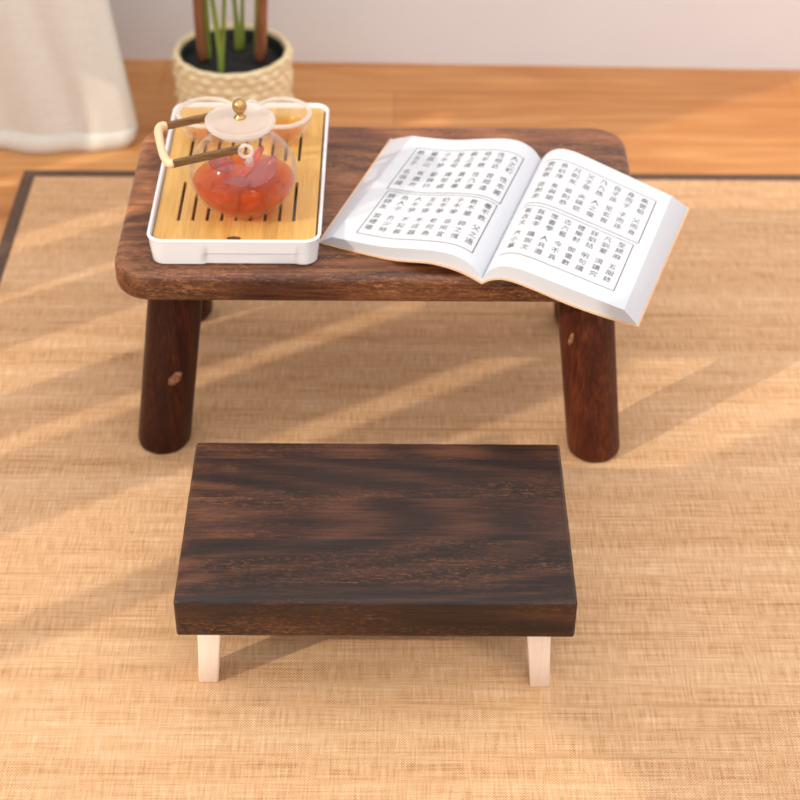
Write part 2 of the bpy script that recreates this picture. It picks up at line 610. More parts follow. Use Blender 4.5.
b = bmesh.new()
add_box(b, -0.012, 0.012, blocker_y(2.0) - 0.8, blocker_y(2.035) - 0.8, 0.56, 1.02)  # added blocker, leaves a low gap for a sun spot on the curtain
link('sun_blocker', b, M['white_plastic'], win)
b = bmesh.new()
add_box(b, -0.012, 0.012, blocker_y(1.238) - 0.8, blocker_y(1.300) - 0.8, 0.60, 0.90)  # added floating blocker, darkens the mat beside a streak
link('sun_blocker', b, M['white_plastic'], win)
b = bmesh.new()
add_box(b, 0.015, 0.030, blocker_y(1.70) - 0.8, blocker_y(2.20) - 0.8, 0.76, 1.40)  # added unseen panel, keeps direct sun off the back wall
link('sun_blocker_panel', b, M['white_plastic'], win)
# added unseen sheet with a slanting edge, blocks the sun right of the stool
b = bmesh.new()
ya_, yb_ = blocker_y(1.085) - 0.8, blocker_y(0.45) - 0.8
nb = 24
prv = None
for k in range(nb + 1):
    q = k / nb
    y = ya_ + (yb_ - ya_) * q
    zb = 0.70 + 0.26 * q
    dx = 0.012 * math.sin(q * 30)
    cu = [b.verts.new((0.05 + dx, y, zb)), b.verts.new((0.05 + dx, y, 1.88))]
    if prv:
        b.faces.new((prv[0], cu[0], cu[1], prv[1]))
    prv = cu
dr = link('sun_blocker_sheet', b, M['white_plastic'], win, smooth=True)
dr.modifiers.new('thick', 'SOLIDIFY').thickness = 0.002

# ------------------------------------------------------------------ mat
mat_t = thing('woven_mat', 'tan woven reed mat with a dark brown bound edge lying on the wooden floor', 'mat', (0, 0, FZ))
MX0, MX1, MY0, MY1 = -0.512, 1.25, 0.55, 2.062
b = bmesh.new()
add_box(b, MX0 + 0.004, MX1 - 0.004, MY0 + 0.004, MY1 - 0.004, 0.0002, 0.0037)
link('mat_field', b, M['mat'], mat_t)
for x0, x1, y0, y1 in ((MX0, MX0 + 0.017, MY0, MY1), (MX1 - 0.017, MX1, MY0, MY1),
                       (MX0 + 0.017, MX1 - 0.017, MY1 - 0.015, MY1), (MX0 + 0.017, MX1 - 0.017, MY0, MY0 + 0.015)):
    b = bmesh.new()
    add_box(b, x0, x1, y0, y1, 0.0001, 0.0048)
    bevel_mod(link('edge_binding', b, M['binding'], mat_t), 0.0008, 2)

# ------------------------------------------------------------------ curtain
b = bmesh.new()
NX, NZ = 150, 70
ZT = 1.75
rows = []
for k in range(NZ + 1):
    tz = (k / NZ) ** 1.6
    z = 0.001 + tz * ZT
    right = -0.358 - 0.030 * min(1.0, z / 0.225) ** 0.9 - 0.10 * max(0, z - 0.225)
    if z < 0.03:
        right -= 0.016 * (1 - z / 0.03) ** 1.5
    left = -0.95
    row = []
    for i in range(NX + 1):
        s = i / NX
        x = right + (left - right) * s
        d = right - x
        y = 2.118 + 0.006 * math.sin(d * 40 + 0.6 + 0.5 * z) + 0.003 * math.sin(d * 71 + 1.0 - 1.2 * z)
        y += 0.006 * math.exp(-((d - 0.075 - 0.10 * z) / 0.022) ** 2)
        y += 0.022 * math.exp(-d / 0.006)
        y += 0.03 * z
        row.append(b.verts.new((x, y, z)))
    rows.append(row)
for a, c in zip(rows, rows[1:]):
    for i in range(NX):
        b.faces.new((a[i], a[i + 1], c[i + 1], c[i]))
cur = thing('curtain', 'off-white linen curtain hanging to the floor at the left by the wall', 'curtain', (-0.6, 2.12, FZ))
co = link('curtain_panel', b, M['linen'], cur, smooth=True, loc=(0.6, -2.12, 0))
sd = co.modifiers.new('thick', 'SOLIDIFY')
sd.thickness = 0.0015
# hem: a folded strip sewn along the bottom
b = bmesh.new()
hr = []
for z in (0.0012, 0.012, 0.030):
    row = []
    right = -0.358 - 0.030 * min(1.0, z / 0.225) ** 0.9 - (0.016 * (1 - z / 0.03) ** 1.5 if z < 0.03 else 0)
    for i in range(NX + 1):
        s = i / NX
        x = right + (-0.95 - right) * s
        d = right - x
        y = 2.118 + 0.006 * math.sin(d * 40 + 0.6 + 0.5 * z) + 0.003 * math.sin(d * 71 + 1.0 - 1.2 * z)
        y += 0.006 * math.exp(-((d - 0.075 - 0.10 * z) / 0.022) ** 2)
        y += 0.022 * math.exp(-d / 0.006) + 0.03 * z
        row.append(b.verts.new((x, y - 0.0019, z)))
    hr.append(row)
for a, c in zip(hr, hr[1:]):
    for i in range(NX):
        b.faces.new((a[i], a[i + 1], c[i + 1], c[i]))
ho = link('hem', b, M['linen'], cur, smooth=True, loc=(0.6, -2.12, 0))
sd = ho.modifiers.new('thick', 'SOLIDIFY')
sd.thickness = 0.0012

# ------------------------------------------------------------------ tea table
TZ = 0.25
table = thing('tea_table', 'low dark brown wooden table carrying the tea tray and open book', 'table', (-0.012, 1.592, 0))
tx, ty = -0.012, 1.592
b = bmesh.new()
x0, x1, y0, y1 = -0.287 - tx, 0.263 - tx, 1.4375 - ty, 1.7500 - ty
loops = []
R0 = 0.040
prof = [(0.0060, 0.0), (0.0025, 0.0012), (0.0006, 0.0035), (0.0, 0.0075)]
for ins, dz in prof:
    loops.append(rrect(x0 + ins, x1 - ins, y0 + ins, y1 - ins, R0 - ins, 10, TZ - 0.0325 + dz))
for ins, dz in ((0.0, 0.0080), (0.0008, 0.0045), (0.003, 0.0018), (0.0065, 0.0004), (0.0095, 0.0)):
    loops.append(rrect(x0 + ins, x1 - ins, y0 + ins, y1 - ins, R0 - ins, 10, TZ - dz))
loft(b, loops)
smooth_shade(link('tabletop', b, M['table_wood'], table), 50)


def table_leg(foot, top, r0, r1, turn):
    b = bmesh.new()
    foot, top = Vector(foot), Vector(top)
    n = 40
    lps = []
    for s, q in ((0.0, 0.90), (0.012, 0.97), (0.03, 1.0), (0.25, 1.0), (0.5, 1.0), (0.75, 1.0), (1.0, 1.0)):
        c = foot.lerp(top, s)
        r = (r0 + (r1 - r0) * s) * q
        lp = []
        for i in range(n):
            a = 2 * math.pi * i / n
            # hand-planed: eight soft flats round the pole
            k = 1.0 - 0.020 * (1 - math.cos(8 * (a + turn))) * 0.5
            lp.append(c + Vector((math.cos(a), math.sin(a), 0)) * r * k)
        lps.append(lp)
    loft(b, lps)
    return smooth_shade(link('leg', b, M['leg_wood'], table, loc=(-tx, -ty, 0)), 60)


L1 = table_leg((-0.2555, 1.481, 0.0), (-0.2265, 1.510, 0.222), 0.0295, 0.0295, 0.1)
L2 = table_leg((0.2240, 1.470, 0.0), (0.1995, 1.505, 0.222), 0.0295, 0.0310, 0.3)
L3 = table_leg((-0.2515, 1.727, 0.0), (-0.2265, 1.698, 0.222), 0.0285, 0.0285, 0.0)
L4 = table_leg((0.2265, 1.716, 0.0), (0.1995, 1.690, 0.222), 0.0285, 0.0285, 0.2)


def pale_mark(parent, c, nrm, w, h, tilt):
    """A pale mark on the pole: healed knot left, painted highlight right."""
    b = bmesh.new()
    nrm = Vector(nrm).normalized()
    up = Vector((0, 0, 1))
    sx_ = up.cross(nrm).normalized()
    u_ = nrm.cross(sx_)
    ca, sa = math.cos(tilt), math.sin(tilt)
    e1, e2 = sx_ * ca + u_ * sa, u_ * ca - sx_ * sa
    lps = []
    for q, hh in ((1.0, -0.002), (0.9, 0.0006), (0.6, 0.0012), (0.25, 0.0009)):
        lps.append([Vector(c) + nrm * hh + e1 * (w * q * math.cos(2 * math.pi * i / 20) * (1 + 0.12 * math.sin(3 * i))) +
                    e2 * (h * q * math.sin(2 * math.pi * i / 20) * (1 + 0.1 * math.cos(2 * i))) for i in range(20)])
    loft(b, lps)
    o = link('knot', b, M['knot'], parent, smooth=True)
    return o


k1 = pale_mark(L1, (-0.2342, 1.4640, 0.098), (0.28, -0.9, 0.12), 0.0100, 0.0056, 0.75)
k1['label'] = 'pale painted highlight on the leg'
glint = pale_mark(L2, (0.1886, 1.4692, 0.150), (-0.62, -0.78, 0.1), 0.0030, 0.0085, -0.15)  # painted highlight, a pale sliver on the right leg
glint['label'] = 'pale painted highlight on the leg'

# ------------------------------------------------------------------ stool
stool = thing('footstool', 'low footstool with dark charred wooden top and pale legs in front of the table', 'stool', (-0.0145, 1.2035, 0))
sx0, sy0 = -0.0145, 1.2035
b = bmesh.new()
add_box(b, -0.181, 0.181, -0.1118, 0.1118, 0.0900, 0.135)
bmesh.ops.subdivide_edges(b, edges=[e for e in b.edges if abs((e.verts[0].co - e.verts[1].co).x) > 0.1], cuts=90)
bmesh.ops.subdivide_edges(b, edges=[e for e in b.edges if abs((e.verts[0].co - e.verts[1].co).y) > 0.1], cuts=40, use_grid_fill=True)
for v in b.verts:
    ed = (v.co.z > 0.13) and (abs(abs(v.co.y) - 0.1118) < 1e-4 or abs(abs(v.co.x) - 0.181) < 1e-4)
    if ed:
        q = noise.noise(Vector((v.co.x * 70, v.co.y * 70, 3.1))) + 0.7 * noise.noise(Vector((v.co.x * 190, v.co.y * 190, 8.0)))
        v.co.z += -0.0008 + 0.0012 * q
        v.co.y += (0.0006 * q) * (1 if v.co.y < 0 else -1)
st = link('seat_board', b, M['stool_wood'], stool)
bevel_mod(st, 0.0028, 2, 50)
smooth_shade(st, 60)


def stool_leg(cx, cy, sgn):
    b = bmesh.new()
    lps = []
    for z, hx, hy, ox in ((0.0, 0.0086, 0.010, 0.0), (0.001, 0.0094, 0.011, 0.0), (0.05, 0.0104, 0.0125, 0.0035), (0.0905, 0.0116, 0.014, 0.0065)):
        lps.append(rrect(cx + ox * sgn - hx, cx + ox * sgn + hx, cy - hy, cy + hy, 0.0018, 3, z))
    loft(b, lps)
    return smooth_shade(link('leg', b, M['pale_leg'], stool, loc=(-sx0, -sy0, 0)), 50)


for cx, cy, s in ((-0.1742, 1.1285, 1), (0.1415, 1.1245, -1), (-0.1742, 1.277, 1), (0.1415, 1.277, -1)):
    o = stool_leg(cx, cy, s)
    o['label'] = 'pale tapered leg'

# ------------------------------------------------------------------ tea tray
TX, TY = -0.162, 1.6000
tray = thing('tea_tray', 'white rectangular tea tray with slotted bamboo board on the left of the table', 'tray', (TX, TY, TZ))
b = bmesh.new()


def tray_loop(hx, hy, r, z, notch=0.0):
    """Rounded rectangle, dense along the front so the finger grip can be pressed in."""
    pts = []
    for cx, cy, a0 in ((hx - r, -hy + r, -90), (hx - r, hy - r, 0), (-hx + r, hy - r, 90), (-hx + r, -hy + r, 180)):
        for k in range(9):
            a = math.radians(a0 + 90 * k / 8)
            pts.append(Vector((cx + r * math.cos(a), cy + r * math.sin(a), z)))
    f0, f1 = pts[-1], pts[0]
    for k in range(1, 40):
        p = f0.lerp(f1, k / 40)
        if notch:
            e = min(max((p.x + 0.0315) / 0.003, 0), 1) * min(max((0.066 - p.x) / 0.003, 0), 1)
            p.y += notch * e
        pts.append(p)
    return pts


HX, HY = 0.0887, 0.1445
lps = [tray_loop(HX - 0.0065, HY - 0.0030, 0.012, 0.0004, 0.0018),
       tray_loop(HX - 0.0045, HY - 0.0009, 0.0135, 0.002, 0.0018),
       tray_loop(HX - 0.0032, HY - 0.0005, 0.0145, 0.0135, 0.0018),
       tray_loop(HX - 0.0028, HY - 0.0004, 0.0148, 0.0152, 0.0),
       tray_loop(HX - 0.0015, HY - 0.0002, 0.016, 0.027),
       tray_loop(HX - 0.0003, HY, 0.0165, 0.0292),
       tray_loop(HX - 0.0012, HY - 0.0010, 0.016, 0.0304),
       tray_loop(HX - 0.0030, HY - 0.0028, 0.0145, 0.0304),
       tray_loop(HX - 0.0040, HY - 0.0038, 0.0135, 0.0290),
       tray_loop(HX - 0.0065, HY - 0.0060, 0.0115, 0.0060),
       tray_loop(HX - 0.012, HY - 0.0120, 0.008, 0.0040)]
loft(b, lps)
smooth_shade(link('tray_body', b, M['white_plastic'], tray), 40)

# slotted board
b = bmesh.new()
bx, by = HX - 0.0062, HY - 0.0060
cols = [-0.0595 + i * 0.0148 for i in range(9)]
hw = 0.0016
xs = [-bx, -bx + 0.006]
for c in cols:
    xs += [c - hw, c + hw]
xs += [bx - 0.006, bx]
rowsY = [(-0.1005, -0.0235), (0.0205, 0.083)]
ys = [-by, -by + 0.006]
for a, c in rowsY:
    ys += [a, c]
ys += [by - 0.006, by]
grid = [[b.verts.new((x, y, 0.0)) for x in xs] for y in ys]
for j in range(len(ys) - 1):
    for i in range(len(xs) - 1):
        cxm, cym = (xs[i] + xs[i + 1]) / 2, (ys[j] + ys[j + 1]) / 2
        hole = any(abs(cxm - c) < hw for c in cols) and any(a < cym < c for a, c in rowsY)
        if hole:
            continue
        f = [grid[j][i], grid[j][i + 1], grid[j + 1][i + 1], grid[j + 1][i]]
        corner = (i in (0, len(xs) - 2)) and (j in (0, len(ys) - 2))
        if corner:
            oi = 0 if i == 0 else 1
            oj = 0 if j == 0 else 1
            f = [v for v in f if not (v.co.x in (xs[0], xs[-1]) and v.co.y in (ys[0], ys[-1]))]
        b.faces.new(f)
bmesh.ops.delete(b, geom=[v for v in b.verts if not v.link_faces], context='VERTS')
bo = link('slatted_board', b, M['bamboo'], tray, loc=(0, 0, 0.0268))
sd = bo.modifiers.new('thick', 'SOLIDIFY')
sd.thickness = 0.007
sd.offset = -1
bevel_mod(bo, 0.0005, 2, 60)
# finger hole at the board's front: dark disc painted as its shade
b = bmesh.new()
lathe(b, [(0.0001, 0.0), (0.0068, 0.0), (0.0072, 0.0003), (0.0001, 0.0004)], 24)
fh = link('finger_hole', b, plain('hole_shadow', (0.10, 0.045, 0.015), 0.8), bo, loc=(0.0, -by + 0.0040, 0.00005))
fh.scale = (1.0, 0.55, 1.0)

# ------------------------------------------------------------------ teapot
BZ = TZ + 0.0269
PX, PY = -0.1545, 1.5240
pot = thing('teapot', 'round glass teapot of orange fruit tea with side handle on the bamboo tray', 'teapot', (PX, PY, BZ))
b = bmesh.new()
ra, rb, zc = 0.0555, 0.0455, 0.0440
outer = []
outer.append((0.0001, 0.0016))
outer.append((0.026, 0.0010))
for k in range(25):
    th = math.radians(-62 + k * (62 + 52) / 24)
    outer.append((ra * math.cos(th), zc + rb * math.sin(th) + (0.0003 if k == 0 else 0)))
outer += [(0.0318, 0.0835), (0.0308, 0.0880), (0.0308, 0.0955), (0.0325, 0.0975)]
inner = [(r - 0.0016 if r > 0.002 else r, z + (0.0017 if z < 0.03 else 0)) for r, z in outer[::-1]]
lathe(b, outer + inner, 72)
smooth_shade(link('glass_body', b, M['clear_glass'], pot), 60)
# tea
TL = 0.0355
b = bmesh.new()
tp = [(0.0001, 0.0044), (0.024, 0.0042)]
for k in range(18):
    th = math.radians(-60 + k * 60 / 17)
    z = zc + (rb - 0.0026) * math.sin(th)
    if z > TL:
        break
    tp.append(((ra - 0.0020) * math.cos(th), max(z, 0.0046)))
rr = tp[-1][0]
tp += [(rr + 0.0002, TL), (0.0001, TL)]
lathe(b, tp, 64)
smooth_shade(link('tea', b, M['tea'], pot), 50)['label'] = 'orange red fruit tea'
# fruit and petals steeping in the pot


def petal(name, mat, c, rot, w, h, cup, th=0.0012):
    b = bmesh.new()
    nu, nv = 10, 12
    g = []
    for j in range(nv + 1):
        v = j / nv
        wid = w * (math.sin(math.pi * (0.06 + 0.90 * v)) ** 0.7)
        row = []
        for i in range(nu + 1):
            u = -1 + 2 * i / nu
            row.append(b.verts.new((u * wid, (v - 0.5) * h, cup * (u * u + (2 * v - 1) ** 2 * 0.7) + 0.0008 * math.sin(9 * v + 5 * u))))
        g.append(row)
    for j in range(nv):
        for i in range(nu):
            b.faces.new((g[j][i], g[j][i + 1], g[j + 1][i + 1], g[j + 1][i]))
    o = link(name, b, mat, pot, smooth=True, loc=c)
    o.rotation_euler = [math.radians(a) for a in rot]
    s_ = o.modifiers.new('thick', 'SOLIDIFY')
    s_.thickness = th
    return o


petal('petal', M['petal'], (0.024, -0.016, 0.050), (35, 8, -48), 0.0130, 0.040, 0.005)
petal('petal', M['fruit'], (0.012, 0.006, 0.048), (40, -12, -55), 0.0085, 0.040, 0.004)
petal('petal', M['petal'], (-0.024, 0.010, 0.044), (15, 10, 40), 0.014, 0.030, 0.003)
petal('petal', M['petal'], (-0.004, -0.022, 0.0425), (10, 4, 100), 0.011, 0.030, 0.002)
petal('fruit_slice', M['fruit'], (-0.022, -0.020, 0.026), (20, -5, 20), 0.0115, 0.023, 0.002, 0.003)
petal('fruit_slice', M['fruit'], (0.010, -0.028, 0.026), (50, 5, -30), 0.010, 0.022, 0.002, 0.003)
petal('fruit_slice', M['fruit'], (0.026, 0.012, 0.020), (-25, 15, 70), 0.012, 0.024, 0.002, 0.003)
# lid
lid_z = 0.0990
b = bmesh.new()
lathe(b, [(0.0001, lid_z - 0.006), (0.0275, lid_z - 0.006), (0.0283, lid_z - 0.0005), (0.0340, lid_z + 0.0000), (0.0355, lid_z + 0.0022),
          (0.0352, lid_z + 0.0050), (0.0330, lid_z + 0.0062), (0.030, lid_z + 0.0048), (0.022, lid_z + 0.0046), (0.012, lid_z + 0.0060), (0.0001, lid_z + 0.0072)], 72)
lid = smooth_shade(link('lid', b, M['frosted_glass'], pot), 40)
lid['label'] = 'frosted glass lid'
b = bmesh.new()
kz = lid_z + 0.0072
kp = [(0.0001, kz), (0.0062, kz), (0.0060, kz + 0.0010), (0.0040, kz + 0.0022), (0.0034, kz + 0.0050)]
for k in range(13):
    th = math.radians(-60 + k * 150 / 12)
    kp.append((max(0.0074 * math.cos(th), 0.0001), kz + 0.0125 + 0.0078 * math.sin(th)))
lathe(b, kp, 60)
# pierced scrollwork: small dimples pressed in the ball
for v in b.verts:
    if v.co.z > kz + 0.004:
        dv = Vector((v.co.x, v.co.y, v.co.z - kz - 0.0125))
        a = math.atan2(dv.y, dv.x)
        q = max(0, math.cos(5 * a + 400 * v.co.z)) * max(0, math.cos(dv.z * 520))
        v.co -= dv * 0.30 * q
kb = link('knob', b, M['brass'], lid, smooth=True)
kb['label'] = 'pierced gold ball knob'
# lugs, arms and grip of the folded-down handle
HYF, HYB = -0.042, 0.042
for name_y in (HYF, HYB):
    b = bmesh.new()
    s = -1 if name_y < 0 else 1
    pts = []
    for k in range(17):
        a = 2 * math.pi * k / 16
        pts.append((0.0085 + 0.0062 * math.cos(a), name_y + s * 0.003, 0.0935 + 0.0066 * math.sin(a)))
    tube(b, pts, 0.0019, 10)
    tube(b, [(0.010, name_y - s * 0.008, 0.074), (0.0115, name_y - s * 0.002, 0.082), (0.0125, name_y + s * 0.003, 0.0885)], [0.0045, 0.0032, 0.0022], 10)
    o = link('lug', b, M['rim_glass'], pot, smooth=True)
    o['label'] = 'clear glass loop'
for yy, xe, z_a, z_b in ((HYF, -0.0650, 0.0945, 0.0770), (HYB, -0.0800, 0.0930, 0.0725)):
    b = bmesh.new()
    x_a, x_b = 0.0035, xe
    lps = []
    for q in (0, 0.25, 0.5, 0.75, 1):
        x = x_a + (x_b - x_a) * q
        z = z_a + (z_b - z_a) * q
        lps.append([Vector((x, yy - 0.0024, z - 0.0040)), Vector((x, yy + 0.0024, z - 0.0040)),
                    Vector((x, yy + 0.0024, z + 0.0040)), Vector((x, yy - 0.0024, z + 0.0040))])
    loft(b, lps)
    o = bevel_mod(link('handle_arm', b, M['handle_wood'], pot), 0.0010, 2)
b = bmesh.new()
gp = []
ya, yb = HYF, HYB
for xg, yg, zg in ((-0.0625, ya - 0.0004, 0.0772), (-0.0680, ya - 0.0002, 0.0766), (-0.0735, ya + 0.010, 0.0755), (-0.0795, ya + 0.030, 0.0742),
                   (-0.0855, yb - 0.024, 0.0732), (-0.0885, yb - 0.009, 0.0728), (-0.0860, yb - 0.0005, 0.0724), (-0.0785, yb + 0.0002, 0.0728)):
    gp.append((xg, yg, zg))
tube(b, gp, [0.0046, 0.0052, 0.0046, 0.0042, 0.0043, 0.0050, 0.0056, 0.0046], 14)
o = link('handle_grip', b, M['rattan'], pot, smooth=True)
sub = o.modifiers.new('sub', 'SUBSURF')
sub.levels = 1
sub.render_levels = 2
o['label'] = 'cream rattan grip'

# ------------------------------------------------------------------ cups


def cup(cx, cy, label, fill):
    t = thing('teacup', label, 'cup', (cx, cy, BZ), 'glass teacups behind the teapot')
    b = bmesh.new()
    prof = [(0.0001, 0.0012), (0.0130, 0.0010), (0.0150, 0.0004), (0.0165, 0.0020), (0.0200, 0.0060), (0.0265, 0.0140), (0.0305, 0.0230),
            (0.0322, 0.0310), (0.0326, 0.0340), (0.0318, 0.0352)]
    inn = [(max(r - 0.0024, 0.0001), z + (0.003 if z < 0.01 else 0.0006 if z < 0.034 else 0)) for r, z in prof[::-1]]
    lathe(b, prof + inn, 56)
    smooth_shade(link('glass_bowl', b, M['cup_glass'], t), 60)
    b = bmesh.new()
    loft(b, [ring(0, 0, 0.0313 + 0.0024 * math.cos(2 * math.pi * k / 10), 0.0350 + 0.0024 * math.sin(2 * math.pi * k / 10), 56) for k in range(10)], closed=True)
    link('rim', b, M['rim_glass'], t, smooth=True)['label'] = 'thick whitish rim'
    b = bmesh.new()
    tp = [(0.0001, 0.0048), (0.0140, 0.0048), (0.0168, 0.0075), (0.0225, 0.0140)]
    lim = {0.0140: 0.0225, 0.0190: 0.0256, 0.0165: 0.0243}
    tp += [(lim[fill], fill), (0.0001, fill)]
    lathe(b, tp, 48)
    smooth_shade(link('tea', b, M['pale_tea'], t), 50)
    return t


cup(-0.2045, 1.663, 'small clear glass teacup with amber tea, behind the teapot handle, left of the lid', 0.0165)
cup(-0.1235, 1.663, 'small clear glass teacup with amber tea, at the back right corner of the tray', 0.0190)

# ------------------------------------------------------------------ open book
BKX, BKY = 0.126, 1.544
book = thing('open_book', 'thick open book of printed Chinese text lying across the right of the table', 'book', (BKX, BKY, TZ))
G0, G1 = Vector((0.0890, 1.4267)), Vector((0.1634, 1.6613))
SIDES = {
    'R': dict(T0=Vector((0.2232, 1.3568)), T1=Vector((0.2958, 1.5670)), B0=Vector((0.2370, 1.3544)), B1=Vector((0.3148, 1.5689)),
              top=[(0, .0060), (.05, .0180), (.12, .0265), (.2, .0300), (.3, .0300), (.45, .0275), (.65, .0240), (.85, .0205), (1, .0180)],
              bot=[(0, .0020), (.05, .0085), (.12, .0135), (.2, .0145), (.35, .0115), (.55, .0060), (.8, .0025), (1, .0022)]),
    'L': dict(T0=Vector((-0.0634, 1.4899)), T1=Vector((0.0201, 1.6990)), B0=Vector((-0.0763, 1.4995)), B1=Vector((-0.0035, 1.7115)),
              top=[(0, .0060), (.05, .0160), (.12, .0230), (.2, .0265), (.3, .0262), (.45, .0225), (.65, .0165), (.85, .0145), (1, .0140)],
              bot=[(0, .0020), (.06, .0060), (.15, .0100), (.3, .0110), (.42, .0070), (.55, .0030), (.75, .0020), (1, .0020)]),
}


def spline(tab, s):
    for i in range(len(tab) - 1):
        if s <= tab[i + 1][0] or i == len(tab) - 2:
            a, b_ = tab[i], tab[i + 1]
            t = (s - a[0]) / (b_[0] - a[0])
            m0 = (tab[i + 1][1] - tab[max(i - 1, 0)][1]) / (tab[i + 1][0] - tab[max(i - 1, 0)][0])
            m1 = (tab[min(i + 2, len(tab) - 1)][1] - a[1]) / (tab[min(i + 2, len(tab) - 1)][0] - a[0])
            h = b_[0] - a[0]
            return ((2 * t ** 3 - 3 * t ** 2 + 1) * a[1] + (t ** 3 - 2 * t ** 2 + t) * h * m0 +
                    (-2 * t ** 3 + 3 * t ** 2) * b_[1] + (t ** 3 - t ** 2) * h * m1)


def page_top(sd, s, t, lift=0.0):
    D = SIDES[sd]
    g = G0.lerp(G1, t)
    o_ = D['T0'].lerp(D['T1'], t)
    p = g.lerp(o_, s)
    return Vector((p.x - BKX, p.y - BKY, spline(D['top'], s) + lift))


def page_bot(sd, s, t, drop=0.0, out=0.0):
    D = SIDES[sd]
    ax = (G1 - G0).normalized()
    g = G0.lerp(G1, t)
    o_ = D['B0'].lerp(D['B1'], t)
    ac = (o_ - g).normalized()
    p = g.lerp(o_, s) + ac * out * s + ax * out * (2 * t - 1)
    return Vector((p.x - BKX, p.y - BKY, spline(D['bot'], s) - drop))


S_SAMPLES = [0, .015, .03, .05, .08, .12, .16, .2, .25, .3, .36, .43, .5, .58, .66, .74, .82, .9, 0.96, 1.0]
T_SAMPLES = [k / 10 for k in range(11)]
blocks = {}
for sd_ in ('L', 'R'):
    b = bmesh.new()
    top = [[b.verts.new(page_top(sd_, s, t)) for s in S_SAMPLES] for t in T_SAMPLES]
    bot = [[b.verts.new(page_bot(sd_, s, t)) for s in S_SAMPLES] for t in T_SAMPLES]
    ns, nt = len(S_SAMPLES), len(T_SAMPLES)
    for j in range(nt - 1):
        for i in range(ns - 1):
            b.faces.new((top[j][i], top[j][i + 1], top[j + 1][i + 1], top[j + 1][i]))
            b.faces.new((bot[j][i], bot[j + 1][i], bot[j + 1][i + 1], bot[j][i + 1]))
    for i in range(ns - 1):
        b.faces.new((top[0][i], bot[0][i], bot[0][i + 1], top[0][i + 1])).material_index = 0
        b.faces.new((top[-1][i], top[-1][i + 1], bot[-1][i + 1], bot[-1][i])).material_index = 1
    for j in range(nt - 1):
        b.faces.new((top[j][-1], bot[j][-1], bot[j + 1][-1], top[j + 1][-1])).material_index = 1
        b.faces.new((top[j][0], top[j + 1][0], bot[j + 1][0], bot[j][0]))
    blocks[sd_] = smooth_shade(link('page_block', b, [M['paper'], M['paper_edge']], book), 45)
# cover: one thin bent board under both page blocks
b = bmesh.new()
line = [('L', s) for s in reversed(S_SAMPLES)] + [('R', s) for s in S_SAMPLES[1:]]
up = [[b.verts.new(page_bot(sd_, s, t, 0.0001, 0.0018)) for sd_, s in line] for t in T_SAMPLES]
dn = [[b.verts.new(page_bot(sd_, s, t, 0.0015, 0.0018)) for sd_, s in line] for t in T_SAMPLES]
nl = len(line)
for j in range(len(T_SAMPLES) - 1):
    for i in range(nl - 1):
        b.faces.new((up[j][i], up[j][i + 1], up[j + 1][i + 1], up[j + 1][i]))
        b.faces.new((dn[j][i], dn[j + 1][i], dn[j + 1][i + 1], dn[j][i + 1]))
    for i in (0, nl - 1):
        b.faces.new((up[j][i], up[j + 1][i], dn[j + 1][i], dn[j][i]))
for i in range(nl - 1):
    for j in (0, -1):
        b.faces.new((up[j][i], dn[j][i], dn[j][i + 1], up[j][i + 1]))
cv = smooth_shade(link('cover', b, M['cover'], book), 45)
cv['label'] = 'thin orange-brown cover'

# printed text: columns of three-character phrases read from right to left
fc = bpy.data.curves.new('glyph', 'FONT')
fc.resolution_u = 1
fo = bpy.data.objects.new('glyph', fc)
COL.objects.link(fo)
GLYPH = {}


def glyph(ch):
    if ch not in GLYPH:
        fc.body = ch
        dg = bpy.context.evaluated_depsgraph_get()
        me = bpy.data.meshes.new_from_object(fo.evaluated_get(dg))
        GLYPH[ch] = ([tuple(v.co) for v in me.vertices], [tuple(p.vertices) for p in me.polygons])
        bpy.data.meshes.remove(me)
    return GLYPH[ch]


TEXT = {
    ('L', 'up'): '人之初性本善 性相近習相遠 苟不教性乃遷 教之道貴以專 昔孟母擇鄰處 子不學斷機杼 竇燕山有義方 教五子名俱揚'.split(),
    ('L', 'low'): '養不教父之過 教不嚴師之惰 子不學非所宜 幼不學老何為 玉不琢不成器 人不學不知義 為人子方少時 親師友習禮儀'.split(),
    ('R', 'up'): '高曾祖父而身 身而子子而孫 自子孫至玄曾 乃九族人之倫 父子恩夫婦從 兄則友弟則恭 長幼序友與朋 君則敬臣則忠'.split(),
    ('R', 'low'): '至緦麻五服終 凡訓蒙須講究 詳訓詁明句讀 禮樂射御書數 古六藝今不具 惟書學人共遵 既識字講說文 有古文大小篆'.split(),
}
BLOCKBOX = {  # s at gutter side, s at outer side, t bottom, t top
    ('L', 'up'): (0.090, 0.895, 0.482, 0.888), ('L', 'low'): (0.100, 0.875, 0.072, 0.462),
    ('R', 'up'): (0.075, 0.915, 0.515, 0.900), ('R', 'low'): (0.075, 0.890, 0.102, 0.490),
}
LIFT = 0.00022
